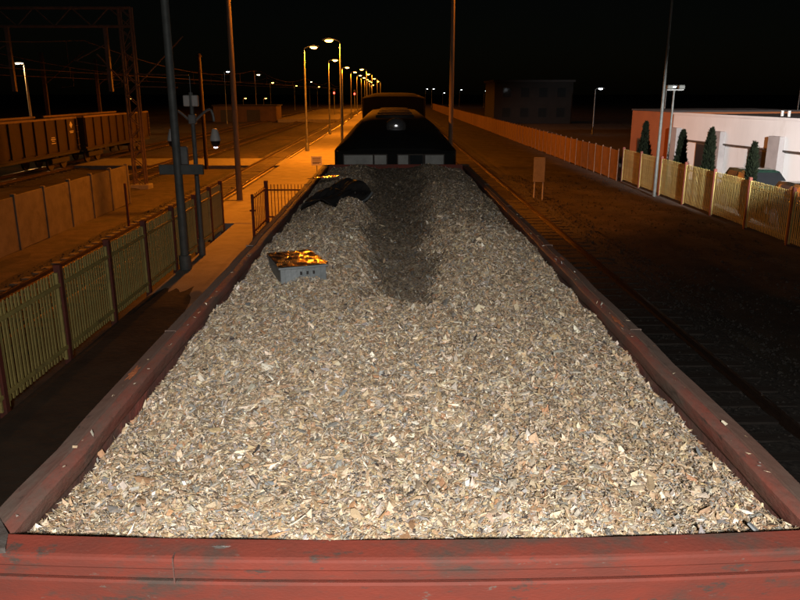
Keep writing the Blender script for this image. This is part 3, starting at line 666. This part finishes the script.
def lamp(name, loc, H, arm, bulb, label, group, power=0.0, color=SODIUM, pm='galv', r=.09, cone=177, aim=None, blend=.12):
    t = empty(name, loc, label=label, cat='street lamp', group=group)
    MB().tube([(0,0,-.05), (0,0,H*.5), (0,0,H-.1)], [r, r*.85, r*.6], 10).build('post', pm, t, True)
    MB().lathe((0,0,0), [(r*1.7,0),(r*1.7,.5),(r*1.1,.6)], 10).build('post_base', pm, t, True)
    a = arm; s = 1 if a >= 0 else -1
    MB().tube([(0,0,H-.12), (s*.03,0,H+.02), (a*.35,0,H+.14), (a*.75,0,H+.17)], r*.45, 8).build('arm', pm, t, True)
    hd = MB().loft([[(a*.72, -.06, H+.13), (a*.72, .06, H+.13), (a*.72, .05, H+.21), (a*.72, -.05, H+.21)], [(a*.95, -.15, H+.09), (a*.95, .15, H+.09), (a*.95, .1, H+.24), (a*.95, -.1, H+.24)], [(a*.72+s*.6, -.12, H+.10), (a*.72+s*.6, .12, H+.10), (a*.72+s*.6, .06, H+.19), (a*.72+s*.6, -.06, H+.19)]]).build('lamp_head', pm, t, True)
    MB().lathe((a*.95, 0, H-.02), [(.06,0),(.18,.02),(.25,.08),(.25,.125)], 12).build('bulb', bulb, t, True)
    if power:
        L = bpy.data.lights.new('lamp_light', 'SPOT'); L.energy = power; L.color = color; L.shadow_soft_size = .12
        L.spot_size = R(cone); L.spot_blend = .5 if aim else blend
        o = bpy.data.objects.new('lamp_light', L); C.objects.link(o); o.parent = t; o.location = (a*.95, 0, H-.16)
        if aim: o.rotation_euler = (Vector(aim)-Vector(loc)-Vector((a*.95,0,H))).to_track_quat('-Z', 'Y').to_euler()
    return t
G1 = 'sodium lamps along the platform'
ys = [57, 80, 103.5, 128, 153, 178, 204, 230, 258, 290]
for i, y in enumerate(ys):
    lb = ('lit sodium lamp post with its arm turned right, standing at the bright platform start' if i == 0 else 'lit sodium lamp in the receding platform row, arm turned right')
    lamp('platform_lamp', (-6.5-.006*(y-57), y, PZ if i < 9 else GZ), 7.35, .75, 'sodium_bulb', lb, G1, 4600 if i < 2 else 2600)
lb0 = 'lit sodium lamp post with its arm turned left, beside the train on the platform'
for i, y in enumerate([49.5, 112, 142, 190, 240]):
    lamp('platform_lamp', (-3.35-(.4 if i else .0), y, PZ), 7.35, -.75, 'sodium_bulb', lb0 if i == 0 else 'lit sodium lamp in the row at the platform edge, arm turned left', G1, (4600 if i == 0 else 2600))
# lamps out in the yard
yl = lamp('yard_lamp', (-43.0, 91, GZ), 8.0, -.8, 'warm_bulb', 'brightly lit pale lamp post standing behind the rusty wagons', None, 3000, (1, .5, .15), pm='sign_white', r=.16)
MB().lathe((-.25, 0, 8.02), [(.05,0),(.14,.02),(.18,.1)], 10).build('bulb', 'warm_bulb', yl)
lamp('tall_lamp_post', (-6.35, 30.5, GZ), 11.4, .9, 'sodium_bulb', 'tall brown lamp post standing beside the platform gate', None, 5600, pm='wood_pole', r=.125, cone=122, blend=.45)
lamp('tall_lamp_post', (2.52, 33.5, GZ), 11.5, .9, 'sodium_bulb', 'tall brown lamp post rising close beside the locomotives', None, 3400, pm='wood_pole', r=.11, cone=86, blend=.45)

# far lamps seen as points of light
def far(px, py, Y, bulb, label, group, H=None):
    u = (px-392.5)/740; X = u*Y*1.03; z = 4.6 + Y*math.tan(R(15.7)-math.atan((py-300)/740*-1)*-1 - 0) if False else 4.6+Y*math.tan(math.atan((300-py)/740)-R(15.7))
    return lamp('distant_lamp', (X-.6, Y, GZ), z-GZ-.05, .65, bulb, label, group, pm='galv', r=.07)
GL = 'distant lamps beyond the yard'; GR = 'distant lamps beyond the board fence'
for px, py, Y, b in ((240,72,120,'white_bulb'),(268,75,130,'warm_bulb'),(147,99,150,'sodium_bulb'),(4,97,140,'sodium_bulb'),(255,98.5,190,'sodium_bulb'),(274,98.5,200,'sodium_bulb'),(281,83,170,'sodium_bulb'),(303,86,210,'sodium_bulb'),(317,82,230,'warm_bulb'),(324,87,260,'sodium_bulb')):
    far(px, py, Y, b, 'distant lit lamp on a thin pole beyond the yard tracks', GL)
for px, py, Y, b in ((431,89,250,'white_bulb'),(425,89,280,'white_bulb'),(441,93,300,'white_bulb'),(457,90,260,'white_bulb'),(480,91,250,'white_bulb')):
    far(px, py, Y, b, 'distant white lamp beyond the far end of the board fence', GR)
far(587, 89, 90, 'white_bulb', 'lit white lamp on a thin pole between dark house and orange building end', None)
far(655, 87, 70, 'white_bulb', 'lit white lamp just above the orange rendered building end', None)
far(782, 80, 62, 'white_bulb', 'lit white lamp rising behind the white building roof', None)
# the street lamp that lights the car park, beyond the right edge of the view
lamp('street_lamp', (10.9, 10.0, GZ), 7.0, .8, 'warm_bulb', 'lit street lamp standing on the verge before the palisade fence', None, 62000, (1.0, .94, .9), r=.08, cone=27, aim=(17.6, 37, 2.2))

# signals
def signal(x, y, h, label):
    t = empty('signal', (x, y, GZ), label=label, cat='signal', group='red signals far along the line')
    MB().tube([(0,0,0),(0,0,h)], .07, 8).build('post', 'galv', t)
    MB().box(-.22, .22, -.12, .12, h-.2, h+.9, .03).build('signal_head', 'black_iron', t)
    MB().disc((0, -.14, h+.1), (0,1,0), .17, .03, 14).build('red_lens', 'red_bulb', t)
signal(-11.4, 150, 4.6, 'distant signal showing red between the platform lamps'); signal(-7.9, 160, 4.4, 'distant signal showing red between the platform lamps'); signal(4.0, 270, 3.0, 'distant signal showing red beyond the locomotives')
# small signs
s = empty('platform_sign', (-3.75, 36.5, PZ), label='small white notice plate on a post at the platform', cat='sign')
MB().tube([(0,0,0),(0,0,1.3)], .025, 8).build('post', 'galv', s)
MB().box(-.26, .26, -.025, -.012, .86, 1.3, .003).build('plate', 'sign_white', s)
for z in (1.19, 1.10, 1.0, .94): MB().box(-.2, .2-.07*(z<1), -.0275, -.0255, z, z+.035).build('text_line', 'sign_ink', s)
s = empty('track_sign', (6.75, 34.6, GZ), R(-24), 'upright board on two white legs beside the track', 'sign')
for x in (-.2, .2): MB().box(x-.028, x+.028, -.028, .028, 0, 1.95, .005).build('leg', 'sign_white', s)
MB().box(-.27, .27, -.052, -.0285, .85, 1.98, .004).build('board', 'concrete', s)

# ------------------------------------------------------------------ gantry and overhead line
g = empty('catenary_gantry', (-13.2, 39.0, GZ), label='lattice steel gantry spanning the yard tracks', cat='gantry')
def lattice(x0, x1, z0, z1, vertical, depth=.35):
    out = []
    if vertical:
        for (x, y) in ((x0,-depth/2),(x1,-depth/2),(x0,depth/2),(x1,depth/2)): out.append(('chord', MB().tube([(x,y,z0),(x,y,z1)], .055, 6)))
        n = int((z1-z0)/.5); br = MB()
        for i in range(n):
            a, b = (x0, x1) if i % 2 else (x1, x0); za, zb = z0+i*(z1-z0)/n, z0+(i+1)*(z1-z0)/n
            for y in (-depth/2, depth/2): out.append(('brace', MB().tube([(a,y,za),(b,y,zb)], .028, 5)))
    else:
        for (z, y) in ((z0,-depth/2),(z1,-depth/2),(z0,depth/2),(z1,depth/2)): out.append(('chord', MB().tube([(x0,y,z),(x1,y,z)], .06, 6)))
        n = int((x1-x0)/.9)
        for i in range(n):
            a, b = (z0, z1) if i % 2 else (z1, z0); xa, xb = x0+i*(x1-x0)/n, x0+(i+1)*(x1-x0)/n
            out.append(('brace', MB().tube([(xa,-depth/2,a),(xb,-depth/2,b)], .034, 5)))
    return out
for nm, m_ in lattice(-.28, .28, 0, 8.9, True)+lattice(-19, .2, 8.0, 8.85, False)+lattice(-19, -18.5, 0, 8.9, True): m_.build(nm, 'gantry_steel', g)
MB().box(-.5, .5, -.4, .4, -.1, .25, .03).build('foundation', 'concrete', g)
for a, c_ in (((.28,0,5.2),(2.75,0,7.55)), ((.28,0,5.75),(2.9,0,5.7)), ((.28,0,5.15),(2.3,0,5.1)), ((1.9,0,5.1),(2.2,0,5.72)), ((-.28,0,5.2),(-1.6,0,6.7))):
    MB().tube([a, c_], .035, 6).build('cantilever', 'gantry_steel', g)
MB().box(-19.3, -18.2, -.4, .4, -.1, .25, .03).build('foundation', 'concrete', g)
for x in (-1.05, -5.9):
    MB().box(x-.09, x+.09, -.09, .09, 4.9, 8.0).build('drop_post', 'gantry_steel', g)
    MB().tube([(x, 0, 7.2), (x-1.6, 0, 6.4)], .03, 6).build('cantilever', 'gantry_steel', g)
    MB().tube([(x, 0, 6.1), (x-1.7, 0, 6.4)], .03, 6).build('cantilever', 'gantry_steel', g)
for x, y, h, lb in ((-25.2, 56.0, 7.6, 'dark catenary mast behind the rusty wagons, near the pale lamp'), (-25.4, 66.5, 7.6, 'dark catenary mast behind the rusty wagons, near the lattice gantry leg')):
    t = empty('catenary_mast', (x, y, GZ), label=lb, cat='mast', group='catenary masts in the yard')
    MB().box(-.12, .12, -.1, .1, 0, h).build('post', 'rusty_steel', t)
    s = 1
    MB().tube([(0,0,h-2.2),(s*3.1,0,h+.1)], .045, 6).build('cantilever', 'rusty_steel', t)
    MB().tube([(0,0,h-1.5),(s*3.1,0,h-1.4)], .035, 6).build('cantilever', 'rusty_steel', t)
    MB().tube([(s*2.1,0,h-1.42),(s*2.1,0,h-2.3),(s*1.2,0,h-2.4)], .02, 6).build('steady_arm', 'rusty_steel', t)
for xw in (-15.0, -21.6):
    t = empty('overhead_line', (xw, 0, 0), label='thin overhead wires running above the yard track by the %s' % ('panel wall' if xw > -16 else 'rusty wagons'), cat='wire')
    MB().tube([(0, 8, 5.5), (0, 230, 5.5)], .014, 4).build('contact_wire', 'wire', t)
    pts = []
    for k in range(0, 45): y = 8+k*5; pts.append((0, y, 6.0+1.0*((2*((y-38) % 48)/48-1)**2)))
    MB().tube(pts, .014, 4).build('messenger_wire', 'wire', t)
    for k in range(14): y = 12+k*8; MB().tube([(0,y,5.5),(0,y,6.0+1.0*((2*((y-38) % 48)/48-1)**2))], .008, 4).build('dropper', 'wire', t)
t = empty('feeder_wires', (0,0,0), label='slack feeder wires crossing the yard from the gantry leg', cat='wire')
for z0, z1 in ((7.6, 6.4), (6.5, 5.9), (5.9, 5.3)):
    MB().tube([(-13.0+k*1.0*(-11/10), 39+k*2.6, z0+(z1-z0)*k/10-.5*math.sin(math.pi*k/10)) for k in range(11)], .016, 4).build('wire', 'wire', t)

# ------------------------------------------------------------------ rusty wagons standing in the yard
def yard_wagon(y, label):
    t = empty('rusty_wagon', (-21.6, y, 0), label=label, cat='wagon', group='rusty gondola wagons standing in the yard')
    L = 13.2
    MB().box(1.28, 1.33, .05, L-.05, 1.15, 2.98).build('side_wall', 'rusty_wagon', t); MB().box(-1.33, -1.28, .05, L-.05, 1.15, 2.98).build('side_wall', 'rusty_wagon', t)
    for yy in (0, L-.05): MB().box(-1.33, 1.33, yy, yy+.049, 1.15, 2.98).build('end_wall', 'rusty_wagon', t)
    MB().box(-1.27, 1.27, .06, L-.06, 1.0, 1.14).build('floor', 'rusty_wagon', t)
    for x in (-1.3, 1.3): MB().box(x-.06, x+.07, -.02, L+.02, 2.981, 3.1, .012).build('top_rail', 'rusty_top', t)
    for k in range(10):
        yy = .12+k*(L-.24)/9; MB().box(1.331, 1.42, yy-.07, yy+.07, 1.1, 2.97, .01).build('stanchion', 'rusty_wagon', t)
    MB().box(-1.2, 1.36, .05, L-.05, .86, .998).build('sole_bar', 'black_iron', t)
    k = MB(); cx_ = L-.85 if 'diamond' in label else 1.0
    if 'diamond' in label:
        k.add([(1.334, cx_-.22, 2.62), (1.334, cx_, 2.40), (1.334, cx_+.22, 2.62), (1.334, cx_, 2.84)], [(0,1,2,3)]).build('diamond_mark', 'sign_white', t)
        for z, w_ in ((2.2, .3), (2.12, .24)): MB().box(1.3335, 1.337, cx_-w_, cx_+w_, z, z+.05).build('number_line', 'sign_white', t)
        for z, w_ in ((1.95, .25), (1.85, .32), (1.75, .2), (1.62, .28)): MB().box(1.3335, 1.337, cx_-2.7-w_, cx_-2.7+w_, z, z+.045).build('number_line', 'sign_white', t)
    for z in (1.35, 1.75, 2.15, 2.55): MB().tube([(1.45, L-.45, z), (1.45, L-.05, z)], .015, 5).build('ladder_rung', 'rusty_top', t)
    for yb in (2.2, L-2.2):
        m_ = MB()
        for x in (-1, 1): m_.box(x-.07, x+.07, yb-1.25, yb+1.25, .4, .7, .02)
        m_.box(-.95, .95, yb-.15, yb+.15, .45, .66)
        bo = m_.build('bogie', 'black_iron', t)
        for dy in (-.9, .9):
            for x in (-.752, .752): MB().disc((x, yb+dy, .46), (1,0,0), .46, .12, 20).build('wheel', 'wheel_steel', bo)
    for yy, s_ in ((0, -1), (L, 1)):
        for x in (-.875, .875): MB().tube([(x,yy,1.03),(x,yy+s_*.45,1.03),(x,yy+s_*.46,1.03),(x,yy+s_*.5,1.03)], [.08,.08,.22,.22], 12).build('buffer', 'black_iron', t)
    return t
yard_wagon(35.6, 'rusty gondola wagon with white diamond mark in the yard'); yard_wagon(50.0, 'rusty gondola wagon half hidden behind the lattice gantry leg'); yard_wagon(21.2, 'rusty gondola wagon cut off nearest the panel wall start')

# ------------------------------------------------------------------ buildings
b = empty('white_building', (20.7, 22.0, GZ), R(10), label='low white rendered building with grey pillars behind the palisade fence', cat='building')
LB = 23.4; H = 3.72
MB().box(0, 9, 0, LB, 2.24, H-.12).build('upper_wall', 'render_white', b)
MB().box(-.05, .25, -.05, LB+.03, H-.119, H).build('parapet', 'render_white', b)
MB().box(.251, 9.05, -.05, LB+.03, H-.119, H-.1).build('roof', 'roof_felt', b)
MB().box(-.06, 0, 0, LB, 2.17, 2.239).build('lintel_band', 'dark_trim', b)
MB().box(.12, 8.9, .1, LB-.1, 0, 2.169).build('lower_wall', 'render_white', b)
for k, y in enumerate((1.2, 4.9, 9.2, 13.9, 18.6, 22.9)):
    MB().box(-.28, .10, y-.42, y+.42, 0, 2.86, .01).build('pillar', 'pillar_grey', b)
    if k < 5:
        fr = MB().box(.075, .119, y+.43, y+2.3, .02, 2.13).build('window', 'dark_trim', b); MB().box(.066, .0745, y+.5, y+2.23, .12, 2.05).build('pane', 'dark_glass', fr)
for y in (15.0, 15.5):
    MB().tube([(1.2, y, H), (1.2, y, H+.28)], .07, 8).build('roof_vent', 'white_plastic', b)
b = empty('orange_building', (16.62, 45.15, GZ), R(10), label='orange rendered low building joined to the end of the white building', cat='building')
MB().box(0, 8.6, 0, 5.0, 0, 3.72).build('wall', 'render_orange', b); MB().box(-.05, 8.65, .02, 5.05, 3.721, 3.82).build('roof', 'roof_felt', b)
fr = MB().box(-.05, -.002, 2.6, 4.0, .9, 2.0).build('window', 'dark_trim', b); MB().box(-.06, -.051, 2.7, 3.9, 1, 1.9).build('pane', 'dark_glass', fr)
b = empty('dark_house', (16.2, 122, GZ), label='dark two storey house behind the board fence', cat='house')
MB().box(0, 12.5, 0, 12, 0, 6.4).build('wall', 'house_wall', b); MB().box(-.3, 12.8, -.3, 12.3, 6.401, 6.75, .05).build('roof', 'roof_felt', b)
for fl_ in (1.0, 4.1):
    for x in (1.3, 4.2, 7.1, 10.0):
        fr = MB().box(x-.08, x+1.38, -.05, -.002, fl_-.08, fl_+1.5).build('window', 'house_wall', b); MB().box(x, x+1.3, -.06, -.051, fl_, fl_+1.42).build('pane', 'loco_glass', fr)
b = empty('low_shed', (-30.0, 128, GZ), label='low brown shed lit orange far beyond the yard tracks', cat='shed')
MB().box(0, 10.5, 0, 6, 0, 2.6).build('wall', 'shed_wall', b); MB().box(-.2, 10.7, -.2, 6.2, 2.601, 2.8, .03).build('roof', 'roof_felt', b)
for x in (1.2, 5.6): MB().box(x, x+2.2, -.04, -.002, .05, 2.0).build('door', 'dark_trim', b)
MB().box(-19, -9.0, 126, 205, GZ-.1, .25).build('far_platform', 'platform_slab')['kind'] = 'structure'

# ------------------------------------------------------------------ thujas
def thuja(x, y, h, w, label, seed):
    t = empty('thuja', (x, y, GZ), label=label, cat='thuja', group='columnar thujas along the palisade fence')
    MB().tube([(0,0,0),(0,0,h*.5),(0,0,h*.9)], [.05,.035,.01], 6).build('trunk', 'bark', t)
    r = np.random.default_rng(seed); N = 4200
    z = h*(.03+.97*r.uniform(0,1,N)**.9); f = z/h
    prof = w*np.minimum(1, (f+.08)/.25)*np.clip(1-f, 0, 1)**.6*(1+.13*np.sin(f*13+seed))
    a = r.uniform(0, 2*np.pi, N); rad = prof*(r.uniform(0,1,N)**.38)*(1+.14*np.sin(3*a+5*f+seed))
    cpt = np.stack([rad*np.cos(a), rad*np.sin(a), z], -1)
    d = np.stack([np.cos(a)*.5, np.sin(a)*.5, np.ones(N)], -1)+r.normal(0,.3,(N,3)); d /= np.linalg.norm(d, axis=1, keepdims=True)
    sd = np.cross(d, r.normal(0,1,(N,3))); sd /= np.linalg.norm(sd, axis=1, keepdims=True)
    s = r.uniform(.05,.11,N)[:,None]
    P = np.stack([cpt-sd*s*.4, cpt+sd*s*.4, cpt+d*s*1.7], 1).reshape(-1,3)
    mb = MB(); mb.v = P.tolist(); mb.f = [(3*i,3*i+1,3*i+2) for i in range(N)]
    mb.build('crown', 'thuja', t, normals=False); return t
thuja(13.45, 40.3, 3.3, .46, 'broad dark thuja before the orange building end', 1)
thuja(13.55, 35.3, 3.1, .44, 'full dark thuja beside the thin grey pole and white wall end', 2)
thuja(13.45, 31.9, 3.35, .40, 'tall slim dark thuja between two grey pillars', 3)
thuja(13.5, 28.1, 3.0, .33, 'slim dark thuja standing beside the parked cars', 4)

# ------------------------------------------------------------------ cars
def car(x, y, rz, m, label, lit):
    t = empty('parked_car', (x, y, GZ+.01), rz, label, 'car', 'cars parked behind the palisade fence')
    L, Wd = 4.5, 1.8    # front towards -Y in local space
    def rr(y_, hw, z0, z1, b=.12):
        return [(-hw+b,y_,z0),(hw-b,y_,z0),(hw,y_,z0+b),(hw,y_,z1-b),(hw-b,y_,z1),(-hw+b,y_,z1),(-hw,y_,z1-b),(-hw,y_,z0+b)]
    MB().loft([rr(-2.25,.70,.42,.72),rr(-2.15,.84,.3,.86),rr(-1.6,.9,.26,.98),rr(-.9,.91,.25,1.06),rr(1.5,.91,.25,1.08),rr(2.1,.87,.3,1.05),rr(2.25,.78,.42,.95)]).build('body', m, t, True)
    def cs(y_, hb, ht, z1): return [(-hb,y_,1.05),(hb,y_,1.05),(ht,y_,z1),(-ht,y_,z1)]
    MB().loft([[(-.84,-.95,1.05),(.84,-.95,1.05),(.8,-.9,1.08),(-.8,-.9,1.08)], cs(-.15,.86,.66,1.66), cs(.9,.86,.67,1.72), cs(1.75,.85,.64,1.66), [(-.82,2.15,1.05),(.82,2.15,1.05),(.74,2.1,1.1),(-.74,2.1,1.1)]]).build('cabin', m, t, True)
    for s in (-1, 1):
        w_ = MB(); w_.add([(s*.872,-.55,1.12),(s*.872,.55,1.12),(s*.735,.55,1.6),(s*.735,-.1,1.56)], [(0,1,2,3)]); w_.build('side_window', 'dark_glass', t)
        w_ = MB(); w_.add([(s*.872,.62,1.12),(s*.868,1.62,1.12),(s*.735,1.5,1.58),(s*.735,.62,1.6)], [(0,1,2,3)]); w_.build('side_window', 'dark_glass', t)
        MB().box(min(s*.92,s*1.08), max(s*.92,s*1.08), -.72, -.6, 1.05, 1.2, .02).build('mirror', m, t)
        h_ = MB().box(s*.62-.18, s*.62+.18, -2.27, -2.1, .68, .84, .03).build('headlight', 'car_lamp' if lit else 'white_plastic', t)
        MB().box(s*.68-.14, s*.68+.14, 2.12, 2.27, .78, .98, .02).build('tail_light', 'rust_post', t)
        for y_ in (-1.4, 1.35):
            wh = MB().disc((s*.82, y_, .34), (1,0,0), .34, .22, 22).build('wheel', 'tyre', t, True); MB().disc((s*.935, y_, .34), (1,0,0), .21, .012, 16).build('rim', 'rim_alloy', wh)
    w_ = MB(); w_.add([(-.74,-.87,1.12),(.74,-.87,1.12),(.62,-.26,1.60),(-.62,-.26,1.60)], [(0,1,2,3)]); o = w_.build('windscreen', 'dark_glass', t); o.location = (0,-.03,.03)
    return t
car(15.1, 26.0, R(2), 'car_paint', 'black parked car behind the slim thuja, windscreen and lit headlights forward', True)
car(15.5, 31.3, R(-1), 'car_paint_green', 'dark green parked car beside the white building, lamps off', False)
